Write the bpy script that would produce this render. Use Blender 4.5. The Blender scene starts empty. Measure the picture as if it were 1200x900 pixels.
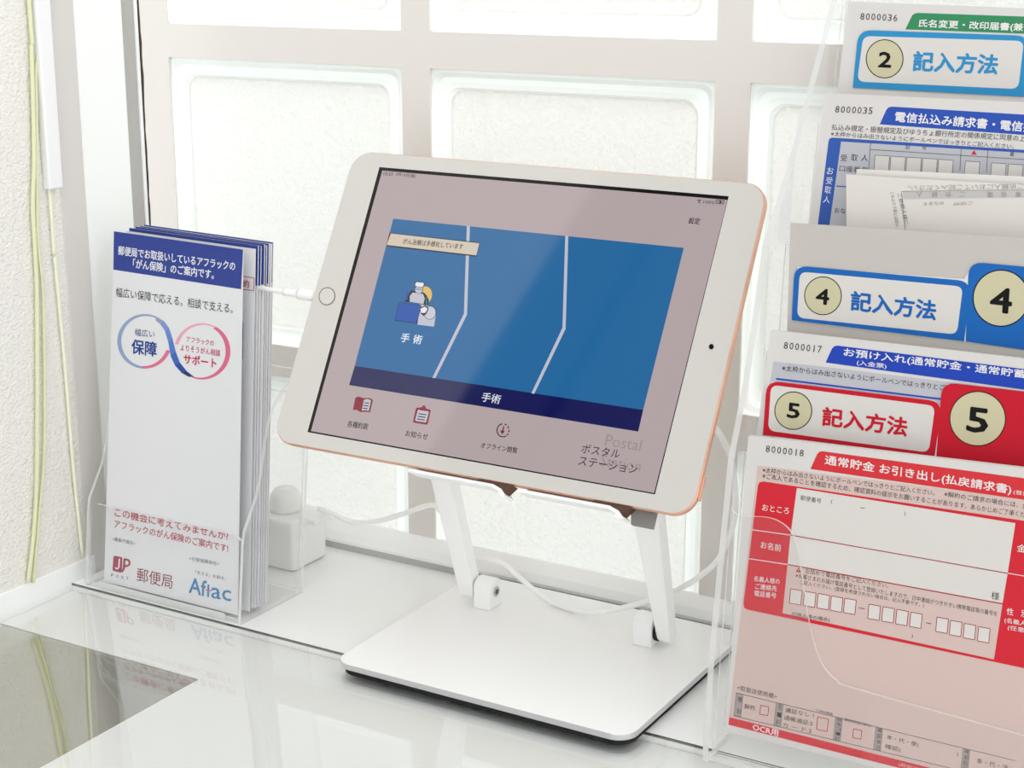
import bpy, bmesh, math
from mathutils import Vector, Matrix
C = bpy.context.scene.collection
PI = math.pi
# ------------------------------------------------------------------ camera
F, H = 1926.0, 0.385                         # focal length in pixels of a 1200 px wide frame, eye height over the counter
CR = Vector((0.86293, 0.50531, 0.00136)); CU = Vector((-0.13089, 0.22093, 0.96647)); CF = Vector((-0.48807, 0.83418, -0.25679))
EYE = Vector((0, 0, H))
cd = bpy.data.cameras.new('camera'); cam = bpy.data.objects.new('camera', cd); C.objects.link(cam)
m = Matrix((CR, CU, -CF)).transposed().to_4x4(); m.translation = EYE; cam.matrix_world = m
cd.sensor_width = 36; cd.lens = F / 1200 * 36; cd.clip_start = 0.02; cd.clip_end = 60
bpy.context.scene.camera = cam
def ray(x, y): return CR * (x - 600) + CU * (450 - y) + CF * F

class Plane:
    """a real plane in the room: point + normal (towards the viewer)"""
    def __init__(s, p, n): s.p = Vector(p); s.n = Vector(n).normalized()
    def at(s, x, y, off=0.0):
        d = ray(x, y); t = (s.p - EYE).dot(s.n) / d.dot(s.n)
        return EYE + d * t + s.n * off
def lean(a, t): return Plane((0, a, 0), (0, -1, t))     # Y = a + t*Z, leaning back
def flat(z): return Plane((0, 0, z), (0, 0, 1))
def xside(x): return Plane((x, 0, 0), (1, 0, 0))

# ------------------------------------------------------------------ materials
def srgb(c):
    return tuple((v / 255 / 12.92 if v / 255 <= 0.04045 else ((v / 255 + 0.055) / 1.055) ** 2.4) for v in c) + (1,)
MATS = {}
def mat(name, rgb, rough=0.6, metal=0.0, spec=0.4, emit=None, es=1.0, bump=None, coat=0.0):
    if name in MATS: return MATS[name]
    m = bpy.data.materials.new(name); m.use_nodes = True; nt = m.node_tree; b = nt.nodes['Principled BSDF']
    b.inputs['Base Color'].default_value = srgb(rgb); b.inputs['Roughness'].default_value = rough
    b.inputs['Metallic'].default_value = metal; b.inputs['Specular IOR Level'].default_value = spec
    b.inputs['Coat Weight'].default_value = coat; b.inputs['Coat Roughness'].default_value = 0.03
    if emit: b.inputs['Emission Color'].default_value = srgb(emit); b.inputs['Emission Strength'].default_value = es
    if bump:
        sc, st, dist = bump
        tc = nt.nodes.new('ShaderNodeTexCoord'); nz = nt.nodes.new('ShaderNodeTexNoise'); nz.inputs['Scale'].default_value = sc; nz.inputs['Detail'].default_value = 3
        bp = nt.nodes.new('ShaderNodeBump'); bp.inputs['Strength'].default_value = st; bp.inputs['Distance'].default_value = dist
        nt.links.new(tc.outputs['Object'], nz.inputs['Vector']); nt.links.new(nz.outputs['Fac'], bp.inputs['Height']); nt.links.new(bp.outputs['Normal'], b.inputs['Normal'])
    MATS[name] = m; return m
def ink(rgb): return mat('ink_%d_%d_%d' % rgb, tuple(v * 0.935 for v in rgb), 0.7, spec=0.2)
def lit(rgb, es=1.0):                                      # a lit pixel colour of the tablet screen
    n = 'screen_%d_%d_%d' % rgb
    return mat(n, (8, 8, 9), 0.06, spec=0.75, emit=rgb, es=es)
def clear(name, tint=(245, 248, 247), ior=1.49, white=0.0, gloss=1.0, rough=0.02):
    if name in MATS: return MATS[name]
    m = bpy.data.materials.new(name); m.use_nodes = True; nt = m.node_tree; N = nt.nodes; N.clear(); L = nt.links
    out = N.new('ShaderNodeOutputMaterial'); tr = N.new('ShaderNodeBsdfTransparent'); tr.inputs[0].default_value = srgb(tint)
    gl = N.new('ShaderNodeBsdfGlossy'); gl.inputs['Roughness'].default_value = rough; gl.inputs[0].default_value = (1, 1, 1, 1)
    fr = N.new('ShaderNodeFresnel'); fr.inputs[0].default_value = ior
    base = tr.outputs[0]
    if white:
        df = N.new('ShaderNodeBsdfDiffuse'); df.inputs[0].default_value = (0.9, 0.91, 0.9, 1); tl = N.new('ShaderNodeBsdfTranslucent'); tl.inputs[0].default_value = (0.9, 0.91, 0.9, 1)
        a = N.new('ShaderNodeMixShader'); a.inputs[0].default_value = 0.5; L.new(df.outputs[0], a.inputs[1]); L.new(tl.outputs[0], a.inputs[2])
        b = N.new('ShaderNodeMixShader'); b.inputs[0].default_value = white; L.new(base, b.inputs[1]); L.new(a.outputs[0], b.inputs[2]); base = b.outputs[0]
    mul = N.new('ShaderNodeMath'); mul.operation = 'MULTIPLY'; mul.inputs[1].default_value = gloss; L.new(fr.outputs[0], mul.inputs[0])
    ge = N.new('ShaderNodeNewGeometry'); inv = N.new('ShaderNodeMath'); inv.operation = 'SUBTRACT'; inv.inputs[0].default_value = 1.0; L.new(ge.outputs['Backfacing'], inv.inputs[1])
    m2 = N.new('ShaderNodeMath'); m2.operation = 'MULTIPLY'; L.new(mul.outputs[0], m2.inputs[0]); L.new(inv.outputs[0], m2.inputs[1]); mul = m2
    fr.inputs[0].default_value = ior
    mx = N.new('ShaderNodeMixShader'); L.new(mul.outputs[0], mx.inputs[0]); L.new(base, mx.inputs[1]); L.new(gl.outputs[0], mx.inputs[2]); L.new(mx.outputs[0], out.inputs[0])
    MATS[name] = m; return m

# ------------------------------------------------------------------ objects
def obj(name, verts, faces, mats, parent=None, mi=None, smooth=False, bevel=0, seg=2):
    me = bpy.data.meshes.new(name); me.from_pydata([tuple(v) for v in verts], [], faces)
    for q in (mats if isinstance(mats, list) else [mats]): me.materials.append(q)
    if mi: me.polygons.foreach_set('material_index', mi)
    if smooth: me.polygons.foreach_set('use_smooth', [True] * len(me.polygons))
    me.update(); o = bpy.data.objects.new(name, me); C.objects.link(o)
    if parent: 
        o.parent = parent; o.matrix_parent_inverse = parent.matrix_basis.inverted()
    if bevel:
        b = o.modifiers.new('b', 'BEVEL'); b.width = bevel; b.segments = seg; b.limit_method = 'ANGLE'; b.angle_limit = 0.6
        o.modifiers.new('w', 'WEIGHTED_NORMAL'); me.polygons.foreach_set('use_smooth', [True] * len(me.polygons))
    return o
def tag(o, label=None, cat=None, group=None, kind=None):
    if label: o['label'] = label
    if cat: o['category'] = cat
    if group: o['group'] = group
    if kind: o['kind'] = kind
    return o
def thing(name, loc, label, cat, group=None):
    o = bpy.data.objects.new(name, None); C.objects.link(o); o.location = loc; o.empty_display_size = 0.02
    return tag(o, label, cat, group)
def box_vf(x0, x1, y0, y1, z0, z1):
    return ([(x, y, z) for z in (z0, z1) for y in (y0, y1) for x in (x0, x1)], [(0, 2, 3, 1), (4, 5, 7, 6), (0, 1, 5, 4), (2, 6, 7, 3), (0, 4, 6, 2), (1, 3, 7, 5)])
def box(name, x0, x1, y0, y1, z0, z1, m, parent=None, bevel=0, seg=2):
    v, f = box_vf(x0, x1, y0, y1, z0, z1); return obj(name, v, f, m, parent, bevel=bevel, seg=seg)
def prism_vf(front, back):
    n = len(front); v = list(front) + list(back)
    f = [tuple(range(n)), tuple(range(2 * n - 1, n - 1, -1))] + [(i, n + i, n + (i + 1) % n, (i + 1) % n) for i in range(n)]
    return v, f
def prism(name, front, vec, m, parent=None, bevel=0, seg=2, edge=None):
    vec = Vector(vec); front = [Vector(p) for p in front]
    v, f = prism_vf(front, [p + vec for p in front])
    n = len(front)
    mm = [m, edge] if edge else [m]
    o = obj(name, v, f, mm, parent, mi=([0, 0] + [1] * n) if edge else None, bevel=bevel, seg=seg)
    bm = bmesh.new(); bm.from_mesh(o.data); bmesh.ops.recalc_face_normals(bm, faces=bm.faces); bm.to_mesh(o.data); bm.free(); return o
def rrect(x0, x1, y0, y1, r, n=6):
    pts = []
    for cx, cy, a in ((x1 - r, y1 - r, 0), (x0 + r, y1 - r, 90), (x0 + r, y0 + r, 180), (x1 - r, y0 + r, 270)):
        for i in range(n + 1):
            t = math.radians(a + 90 * i / n); pts.append((cx + r * math.cos(t), cy + r * math.sin(t)))
    return pts
def smooth_pts(P, n=6, closed=False):
    P = [Vector(p) for p in P]; out = []; N = len(P)
    for i in range(N if closed else N - 1):
        p0 = P[(i - 1) % N] if closed or i > 0 else P[i]; p1 = P[i]; p2 = P[(i + 1) % N]; p3 = P[(i + 2) % N] if closed or i + 2 < N else P[(i + 1) % N]
        for k in range(n):
            t = k / n; out.append(0.5 * ((2 * p1) + (p2 - p0) * t + (2 * p0 - 5 * p1 + 4 * p2 - p3) * t * t + (3 * p1 - p0 - 3 * p2 + p3) * t ** 3))
    if not closed: out.append(P[-1])
    return out
def tube(name, pts, r, m, parent=None, ns=10, n=6):
    P = smooth_pts(pts, n) if n > 1 else [Vector(p) for p in pts]
    v, f = [], []; up = Vector((0.13, 0.2, 0.97))
    for i, p in enumerate(P):
        t = (P[min(i + 1, len(P) - 1)] - P[max(i - 1, 0)]).normalized(); a = t.cross(up)
        if a.length < 0.05: a = t.cross(Vector((1, 0, 0)))
        a.normalize(); b = t.cross(a); rr = r[i] if isinstance(r, list) else r
        for k in range(ns): q = 2 * PI * k / ns; v.append(p + (a * math.cos(q) + b * math.sin(q)) * rr)
    for i in range(len(P) - 1):
        for k in range(ns): f.append((i * ns + k, i * ns + (k + 1) % ns, (i + 1) * ns + (k + 1) % ns, (i + 1) * ns + k))
    f.append(tuple(range(ns - 1, -1, -1))); f.append(tuple((len(P) - 1) * ns + k for k in range(ns)))
    return obj(name, v, f, m, parent, smooth=True)

# ------------------------------------------------------------------ printed sheets
_tc = {}
def text_geo(s, bold):
    k = (s, bold)
    if k in _tc: return _tc[k]
    cu = bpy.data.curves.new('t', 'FONT'); cu.body = s; cu.size = 1; cu.resolution_u = 2; cu.offset = bold
    o = bpy.data.objects.new('t', cu); C.objects.link(o); bpy.context.view_layer.update()
    me = bpy.data.meshes.new_from_object(o.evaluated_get(bpy.context.evaluated_depsgraph_get()))
    vs = [(v.co.x, v.co.y) for v in me.vertices]; fs = [tuple(p.vertices) for p in me.polygons]
    bpy.data.objects.remove(o); bpy.data.curves.remove(cu); bpy.data.meshes.remove(me)
    x0 = min(v[0] for v in vs); x1 = max(v[0] for v in vs); y0 = min(v[1] for v in vs); y1 = max(v[1] for v in vs)
    vs = [((x - x0) / (x1 - x0), (y - y0) / max(y1 - y0, 1e-6)) for x, y in vs]
    _tc[k] = (vs, fs); return _tc[k]
STEP = 4.5e-5
class Sheet:
    """one printed face: every shape is real geometry lying on one plane, merged into one mesh"""
    def __init__(s, plane, up=(0.05, -1), face=None):
        s.pl = plane; s.v = []; s.f = []; s.mi = []; s.m = []; s.up = up
    def _m(s, m):
        if m not in s.m: s.m.append(m)
        return s.m.index(m)
    def add(s, vs, fs, m, layer):
        b = len(s.v); s.v += [s.pl.at(x, y, STEP * layer) for x, y in vs]; s.f += [tuple(b + i for i in q) for q in fs]; s.mi += [s._m(m)] * len(fs)
    def poly(s, pts, m, layer=1): s.add(pts, [tuple(range(len(pts)))], m, layer)
    def rr(s, q, r, m, layer=1, n=5):                        # rounded quad: q = TL TR BR BL in photo pixels
        pts = []
        rs = r if isinstance(r, (list, tuple)) else [r] * 4
        for i in range(4):
            p = Vector(q[i]); a = (Vector(q[i - 1]) - p); b = (Vector(q[(i + 1) % 4]) - p); rad = rs[i]
            if rad <= 0: pts.append(tuple(p)); continue
            a = p + a.normalized() * rad; b = p + b.normalized() * rad
            for k in range(n + 1):
                t = k / n; w = 0.45
                c = p
                pts.append(tuple((a * (1 - t) ** 2 + c * 2 * t * (1 - t) * 1.0 + b * t * t)))
        s.poly(pts, m, layer)
    def line(s, a, b, w, m, layer=2):
        a = Vector(a); b = Vector(b); d = (b - a).normalized(); n = Vector((-d.y, d.x)) * w / 2
        s.poly([tuple(a + n), tuple(b + n), tuple(b - n), tuple(a - n)], m, layer)
    def path(s, pts, w, m, layer=2):
        for a, b in zip(pts, pts[1:]): s.line(a, b, w, m, layer)
    def frame(s, q, w, m, layer=2):
        for i in range(4): s.line(q[i], q[(i + 1) % 4], w, m, layer)
    def ell(s, c, rx, ry, m, layer=1, n=40, rot=0):
        cr, sr = math.cos(rot), math.sin(rot)
        s.poly([(c[0] + rx * math.cos(2 * PI * k / n) * cr - ry * math.sin(2 * PI * k / n) * sr, c[1] + rx * math.cos(2 * PI * k / n) * sr + ry * math.sin(2 * PI * k / n) * cr) for k in range(n)], m, layer)
    def ring(s, c, rx, ry, w, m, layer=2, a0=0, a1=360, n=40, c2=None, r2=None):
        c2 = c2 or c; r2 = r2 or (rx - w, ry - w); v = []; f = []
        for k in range(n + 1):
            t = math.radians(a0 + (a1 - a0) * k / n)
            v.append((c[0] + rx * math.cos(t), c[1] + ry * math.sin(t))); v.append((c2[0] + r2[0] * math.cos(t), c2[1] + r2[1] * math.sin(t)))
        f = [(2 * k, 2 * k + 1, 2 * k + 3, 2 * k + 2) for k in range(n)]; s.add(v, f, m, layer)
    def text(s, t, bl, br, h, m, bold=0.0, layer=3, up=None):
        up = up or s.up; vs, fs = text_geo(t, 0.0); U = (br[0] - bl[0], br[1] - bl[1]); l = math.hypot(*up) 
        k = abs(up[1]) if abs(up[1]) > 0.5 else l; V = (up[0] / k * h, up[1] / k * h)
        b = bold * h * 0.8
        for q, (ox, oy) in enumerate([(0, 0)] if bold < 0.004 else [(-b, 0), (b, 0), (0, -b), (0, b), (-b * .7, -b * .7), (b * .7, b * .7), (-b * .7, b * .7), (b * .7, -b * .7)]):     # heavier strokes for bold lettering
            s.add([(bl[0] + U[0] * x + V[0] * y + ox, bl[1] + U[1] * x + V[1] * y + oy) for x, y in vs], fs, m, layer + q * 0.11)
    def body(s, pts, thick, m, back=None):                   # the sheet itself: a slab with its front on the plane
        fr = [s.pl.at(x, y) for x, y in pts]; v, f = prism_vf(fr, [p - s.pl.n * thick for p in fr]); b = len(s.v)
        s.v += v; s.f += [tuple(b + i for i in q) for q in f]; s.mi += [s._m(m)] * len(f)
    def make(s, name, parent=None):
        o = obj(name, s.v, s.f, s.m, parent, mi=s.mi)
        # turn every print face towards the viewer
        me = o.data; me.update()
        fl = [p.index for p in me.polygons if p.normal.dot(s.pl.n) < -0.5 and (p.center - s.pl.p).dot(s.pl.n) > STEP * 0.5]
        for i in fl: me.polygons[i].flip()
        me.update(); return o

# ================================================================== SETTING
wallpaper = mat('woven_wallpaper', (238, 235, 228), 0.85, spec=0.15)
nt = wallpaper.node_tree; b = nt.nodes['Principled BSDF']; tc = nt.nodes.new('ShaderNodeTexCoord')
bp = nt.nodes.new('ShaderNodeBump'); bp.inputs['Strength'].default_value = 1.0; bp.inputs['Distance'].default_value = 0.0015
mp = nt.nodes.new('ShaderNodeMapping'); mp.inputs['Scale'].default_value = (1, 1.0, 1.5)
nz = nt.nodes.new('ShaderNodeTexNoise'); nz.inputs['Scale'].default_value = 430; nz.inputs['Detail'].default_value = 2
nt.links.new(tc.outputs['Object'], mp.inputs[0]); nt.links.new(mp.outputs[0], nz.inputs['Vector'])
nt.links.new(nz.outputs['Fac'], bp.inputs['Height']); nt.links.new(bp.outputs[0], b.inputs['Normal'])
white_paint = mat('white_paint', (244, 245, 243), 0.4)
beige_frame = mat('beige_frame', (212, 207, 203), 0.5)
grey_frame = mat('grey_frame', (176, 174, 170), 0.5)
mortar = mat('mortar', (226, 222, 216), 0.9, spec=0.1, bump=(60, 0.3, 0.001))
laminate = mat('white_laminate', (247, 248, 247), 0.32, spec=0.5)

XW = -0.725
tag(box('wall_left', XW - 0.06, XW, 0.30, 0.706, 0.012, 1.70, wallpaper), kind='structure')
tag(box('baseboard_left', XW - 0.06, XW + 0.0015, 0.30, 0.713, -0.03, 0.012, white_paint, bevel=0.001), kind='structure')
tag(box('trim_1', XW - 0.05, XW + 0.0008, 0.706, 0.726, -0.03, 1.70, beige_frame, bevel=0.0008), kind='structure')
tag(box('trim_2', XW - 0.045, XW, 0.7263, 0.767, -0.03, 1.70, white_paint, bevel=0.001), kind='structure')
tag(box('trim_3', XW - 0.04, XW - 0.002, 0.7672, 0.779, -0.03, 1.70, grey_frame, bevel=0.0008), kind='structure')

tag(box('trim_6', XW - 0.04, XW - 0.001, 0.7792, 0.7818, -0.03, 1.70, white_paint, bevel=0.0004), kind='structure')
ck = []
import random
random.seed(3)
for i in range(26):
    z = 0.375 - i * 0.0068; ck.append((z, 0.0002 + 0.0007 * random.random() + (0.0006 if 4 < i < 12 else 0)))
v = [(XW - 0.0004, 0.7820, z) for z, w_ in ck] + [(XW - 0.0004, 0.7820 + w_, z) for z, w_ in ck]
v += [(p[0] - 0.004, p[1], p[2]) for p in v]; n = len(ck)
f = [(i, i + 1, n + i + 1, n + i) for i in range(n - 1)] + [(n + i, n + i + 1, 3 * n + i + 1, 3 * n + i) for i in range(n - 1)]
tag(obj('trim_7', v, f, mat('dark_crack', (86, 74, 60), 0.9)), kind='structure')
dk = mat('added_door_dark', (58, 52, 50), 0.45)
added_door = tag(box('added_door_1', XW - 0.05, XW - 0.02, -1.2, 0.268, -0.8, 1.70, dk, bevel=0.001), kind='structure')  # added out of view, dark so the tablet screen reflects a diagonal streak
tag(box('trim_8', XW - 0.06, XW + 0.002, 0.268, 0.30, -0.8, 1.70, mat('added_door_frame_dark', (66, 60, 58), 0.45), bevel=0.002), kind='structure')  # dark frame around the added door, also out of view
for z0_, z1_ in ((-0.7, 0.25), (0.40, 1.55)):
    box('added_door_panel', XW - 0.021, XW - 0.012, -1.05, 0.12, z0_, z1_, dk, added_door, bevel=0.004)
# glass block wall
YB = 0.835; BW = 0.1885; PX = 0.2047
cols = [-0.3424 + PX * k for k in (-2, -1, 0, 1, 2)]
rows = [-0.0772, 0.1286, 0.3346, 0.5406]
def mortar_bars():
    v, f = [], []
    def ab(*a):
        vv, ff = box_vf(*a); b = len(v); v.extend(vv); f.extend([tuple(b + i for i in q) for q in ff])
    xs = [cols[0] - 0.4] + [e for c in cols for e in (c + 0.002, c + BW - 0.002)] + [cols[-1] + 0.4]
    zs = [-0.16] + [e for r in rows for e in (r + 0.002, r + BW - 0.002)] + [1.70]
    for i in range(0, len(zs), 2): ab(xs[0], xs[-1], YB - 0.001, YB + 0.02, zs[i], zs[i + 1])
    for j in range(1, len(zs) - 1, 2):
        for i in range(0, len(xs), 2): ab(xs[i], xs[i + 1], YB - 0.001, YB + 0.02, zs[j], zs[j + 1])
    return v, f
v, f = mortar_bars(); tag(obj('wall_back', v, f, mortar), kind='structure')

gb = bpy.data.materials.new('frosted_glass_block'); gb.use_nodes = True; nt = gb.node_tree; N = nt.nodes; L = nt.links; N.clear()
def frosted(m, tr_w, bumpst, tint, rough=0.25, alb=0.9):
    nt = m.node_tree; N = nt.nodes; L = nt.links
    out = N.new('ShaderNodeOutputMaterial'); tl = N.new('ShaderNodeBsdfTranslucent'); tl.inputs[0].default_value = srgb(tint)
    df = N.new('ShaderNodeBsdfDiffuse'); df.inputs[0].default_value = srgb(tint)
    gl = N.new('ShaderNodeBsdfGlossy'); gl.inputs['Roughness'].default_value = rough
    tc = N.new('ShaderNodeTexCoord'); nz = N.new('ShaderNodeTexNoise'); nz.inputs['Scale'].default_value = 560; nz.inputs['Detail'].default_value = 2
    bp = N.new('ShaderNodeBump'); bp.inputs['Strength'].default_value = bumpst; bp.inputs['Distance'].default_value = 0.001
    L.new(tc.outputs['Object'], nz.inputs['Vector']); L.new(nz.outputs['Fac'], bp.inputs['Height'])
    for q in (tl, df, gl): L.new(bp.outputs[0], q.inputs['Normal'])
    a = N.new('ShaderNodeMixShader'); a.inputs[0].default_value = tr_w; L.new(df.outputs[0], a.inputs[1]); L.new(tl.outputs[0], a.inputs[2])
    fr = N.new('ShaderNodeFresnel'); fr.inputs[0].default_value = 1.45; L.new(bp.outputs[0], fr.inputs['Normal'])
    x = N.new('ShaderNodeMixShader'); L.new(fr.outputs[0], x.inputs[0]); L.new(a.outputs[0], x.inputs[1]); L.new(gl.outputs[0], x.inputs[2]); L.new(x.outputs[0], out.inputs[0])
frosted(gb, 0.74, 0.8, (246, 247, 244))
gr = bpy.data.materials.new('glass_block_rim'); gr.use_nodes = True; gr.node_tree.nodes.clear(); frosted(gr, 0.30, 0.0, (236, 243, 239), 0.08)

def ring_loop(x0, x1, z0, z1, r, y, n=5): return [(x, y, z) for x, z in rrect(x0, x1, z0, z1, r, n)]
def block_mesh():
    w = BW; loops = [ring_loop(0, w, 0, w, 0.004, 0.014), ring_loop(0, w, 0, w, 0.004, 0.004), ring_loop(0.0012, w - 0.0012, 0.0012, w - 0.0012, 0.005, 0.001),
                     ring_loop(0.004, w - 0.004, 0.004, w - 0.004, 0.006, 0.0), ring_loop(0.0065, w - 0.0065, 0.0065, w - 0.0065, 0.007, 0.0016),
                     ring_loop(0.0095, w - 0.0095, 0.0095, w - 0.0095, 0.008, 0.0006), ring_loop(0.0125, w - 0.0125, 0.0125, w - 0.0125, 0.009, 0.0012),
                     ring_loop(0.0140, w - 0.0140, 0.0140, w - 0.0140, 0.009, 0.0042)]
    v = [p for l in loops for p in l]; n = len(loops[0]); f = []
    for a in range(len(loops) - 1):
        for k in range(n): f.append((a * n + k, a * n + (k + 1) % n, (a + 1) * n + (k + 1) % n, (a + 1) * n + k))
    mi = [0] * len(f)
    return v, f, n, loops
bv, bf, bn, bl = block_mesh()
def face_mesh():
    lp = ring_loop(0.0140, BW - 0.0140, 0.0140, BW - 0.0140, 0.009, 0.0042); b = [(x, 0.0062, z) for x, y, z in lp]
    return prism_vf(lp, b)
first = None
names = {0: 'bottom', 1: 'middle', 2: 'upper', 3: 'overhead'}
for ci, cx in enumerate(cols):
    for ri, rz in enumerate(rows):
        if first is None:
            e = thing('glass_block', (cx, YB, rz), '', 'glass block', 'glass blocks of the window wall')
            rim = obj('rim', bv, bf, gr, e); rim.matrix_parent_inverse = Matrix(); fv, ff = face_mesh()
            pn = obj('frosted_face', fv, ff, gb, e); pn.matrix_parent_inverse = Matrix(); first = (e, rim, pn)
            for o_ in (rim, pn):
                bm = bmesh.new(); bm.from_mesh(o_.data); bmesh.ops.recalc_face_normals(bm, faces=bm.faces); bm.to_mesh(o_.data); bm.free()
        else:
            e = first[0].copy(); C.objects.link(e); e.location = (cx, YB, rz)
            for q in first[1:]:
                k = q.copy(); C.objects.link(k); k.parent = e
        e['label'] = 'frosted glass block of the window wall, %s row, %s column' % (names[ri], ['leftmost', 'second', 'third', 'fourth', 'rightmost'][ci])

# sill bar at the foot of the window
tag(box('trim_4', XW, 0.35, 0.8255, YB, 0.0, 0.0048, mat('grey_groove', (188, 188, 186), 0.5)), kind='structure')
prism_pts = [(XW, 0.8245, 0.0048), (XW, 0.8245, 0.0068), (XW, 0.8275, 0.0115), (XW, 0.834, 0.0175), (XW, 0.836, 0.0175), (XW, 0.836, 0.0048)]
tag(prism('trim_5', prism_pts, (1.1, 0, 0), white_paint), kind='structure')

# counter: rear board, dark polished bed, white liner sheets, glass
ct = thing('counter', (-0.3, 0.5, -0.03), 'white counter with a polished dark bed under its glass front', 'counter')
SEAM = 0.692
box('rear_board', XW + 0.0015, 0.40, SEAM, 0.8350, -0.030, 0.0, laminate, ct, bevel=0.0004)
box('polished_bed', XW + 0.0015, 0.40, 0.10, SEAM - 0.0003, -0.030, -0.0056, mat('polished_bed', (196, 197, 190), 0.035, metal=0.92), ct)
box('seam_strip', XW + 0.0015, 0.40, SEAM - 0.0007, SEAM - 0.0001, -0.0014, -0.0001, mat('dark_seam', (70, 70, 66), 0.6), ct)
liner = mat('white_liner', (236, 238, 238), 0.6)
zl = -0.0050
pz = flat(zl)
def sheet_flat(name, pts, m, th=0.0005):
    return prism(name, [(x, y, zl) for x, y in pts], (0, 0, -th), m)
a = pz.at(1, 729.6); b_ = pz.at(233, 796); c_ = pz.at(86, 878)
tag(sheet_flat('liner_sheet', [(XW + 0.002, SEAM - 0.0010), (XW + 0.002, b_.y), (b_.x, b_.y), (c_.x - (c_.y - 0.12) * (b_.x - c_.x) / (b_.y - c_.y), 0.12), (0.39, 0.12), (0.39, SEAM - 0.0010)], liner), 'white liner sheet under the counter glass, cut away at the left front corner', 'sheet')
gs = box('glass_sheet', XW + 0.003, 0.395, 0.11, SEAM - 0.0009, -0.0048, 0.0, [clear('counter_glass', (254, 254, 253), 1.52, gloss=1.6)][0], bevel=0.0005)
tag(gs, 'clear glass sheet lying over the front half of the white counter', 'glass sheet')

# cords and raceway on the left wall
xw = xside(XW + 0.0025)
green = mat('pale_green_cord', (222, 224, 184), 0.5)
def on(pl, pts): return [pl.at(x, y) for x, y in pts]
def wallcord(pts, r, m, lab, top):
    p = on(xw, pts); p = [Vector((p[0].x, p[0].y + top, 0.60))] + p
    return tag(tube('cord', p, r, m), lab, 'cord', None)
wallcord([(34, 0), (37, 60), (40, 180), (38.5, 240), (41, 290), (43.5, 360), (43.5, 540), (40, 620), (33, 682)], 0.0013, green, 'pale green cord hanging on the left wall, bowed nearest the room', 0)
wallcord([(40.5, 0), (42, 90), (43.5, 180), (43.5, 260), (46, 300), (51, 360), (52, 520), (46, 600), (39, 683)], 0.0010, green, 'second pale green cord, crossing behind the bowed one on the left wall', 0)
wallcord([(58, 222), (64, 300), (70, 362), (78, 450), (86, 548), (97, 651)], 0.0011, mat('cream_cord', (236, 236, 210), 0.6), 'cream cord coming out under the white raceway beside the window trim', 0)
# plastic raceway
r0 = xside(XW).at(47, 0); r1 = xside(XW).at(50, 222); r2 = xside(XW).at(67, 220)
tag(box('raceway', XW, XW + 0.006, r1.y, r2.y - 0.0005, r1.z, 0.61, mat('raceway_plastic', (238, 238, 238), 0.35), bevel=0.0012), 'white plastic cable raceway ending halfway down the left wall', 'raceway')

# ================================================================== TABLET STAND
alu = mat('white_aluminium', (249, 249, 248), 0.33, metal=0.0, spec=0.6)
alu2 = mat('silver_edge', (205, 206, 206), 0.3, metal=0.5)
st = thing('tablet_stand', (-0.418, 0.74, 0.0), 'white metal stand with a flat base and two arms holding the tablet', 'tablet stand')
bp_ = rrect(-0.504, -0.3235, 0.667, 0.817, 0.011, 8)
prism('base_plate', [(x, y, 0.0078) for x, y in bp_], (0, 0, -0.0036), alu, st, bevel=0.0006, edge=alu2)
prism('underside_shade', [(x, y, 0.0041) for x, y in rrect(-0.502, -0.3255, 0.6695, 0.815, 0.010, 8)], (0, 0, -0.0036), mat('black_rubber_and_shade', (25, 25, 25), 0.8), st)  # black sheet standing in for the shade below the base plate
arm_pts = [(0.7765, 0.0155), (0.7265, 0.1650)]
def arm(x0, x1):
    (y0, z0), (y1, z1) = arm_pts; d = Vector((0, y1 - y0, z1 - z0)).normalized(); n = Vector((0, d.z, -d.y)); hw = 0.0045
    prof = []
    for k in range(9): t = PI * k / 8; prof.append(Vector((0, y0, z0)) + n * hw * math.cos(t) - d * hw * math.sin(t))
    prof += [Vector((0, y1, z1)) - n * hw, Vector((0, y1, z1)) + n * hw]
    def tx(z, a, b): k = min(max((z - z0) / 0.075, 0), 1); return a + (b - a) * k
    fr_ = [Vector((tx(p.z, x0[0], x0[1]), p.y, p.z)) for p in prof]; bk = [Vector((tx(p.z, x1[0], x1[1]), p.y, p.z)) for p in prof]
    v, f = prism_vf(fr_, bk); o = obj('arm', v, f, alu, st, bevel=0.0007)
    bm = bmesh.new(); bm.from_mesh(o.data); bmesh.ops.recalc_face_normals(bm, faces=bm.faces); bm.to_mesh(o.data); bm.free(); return o
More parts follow.
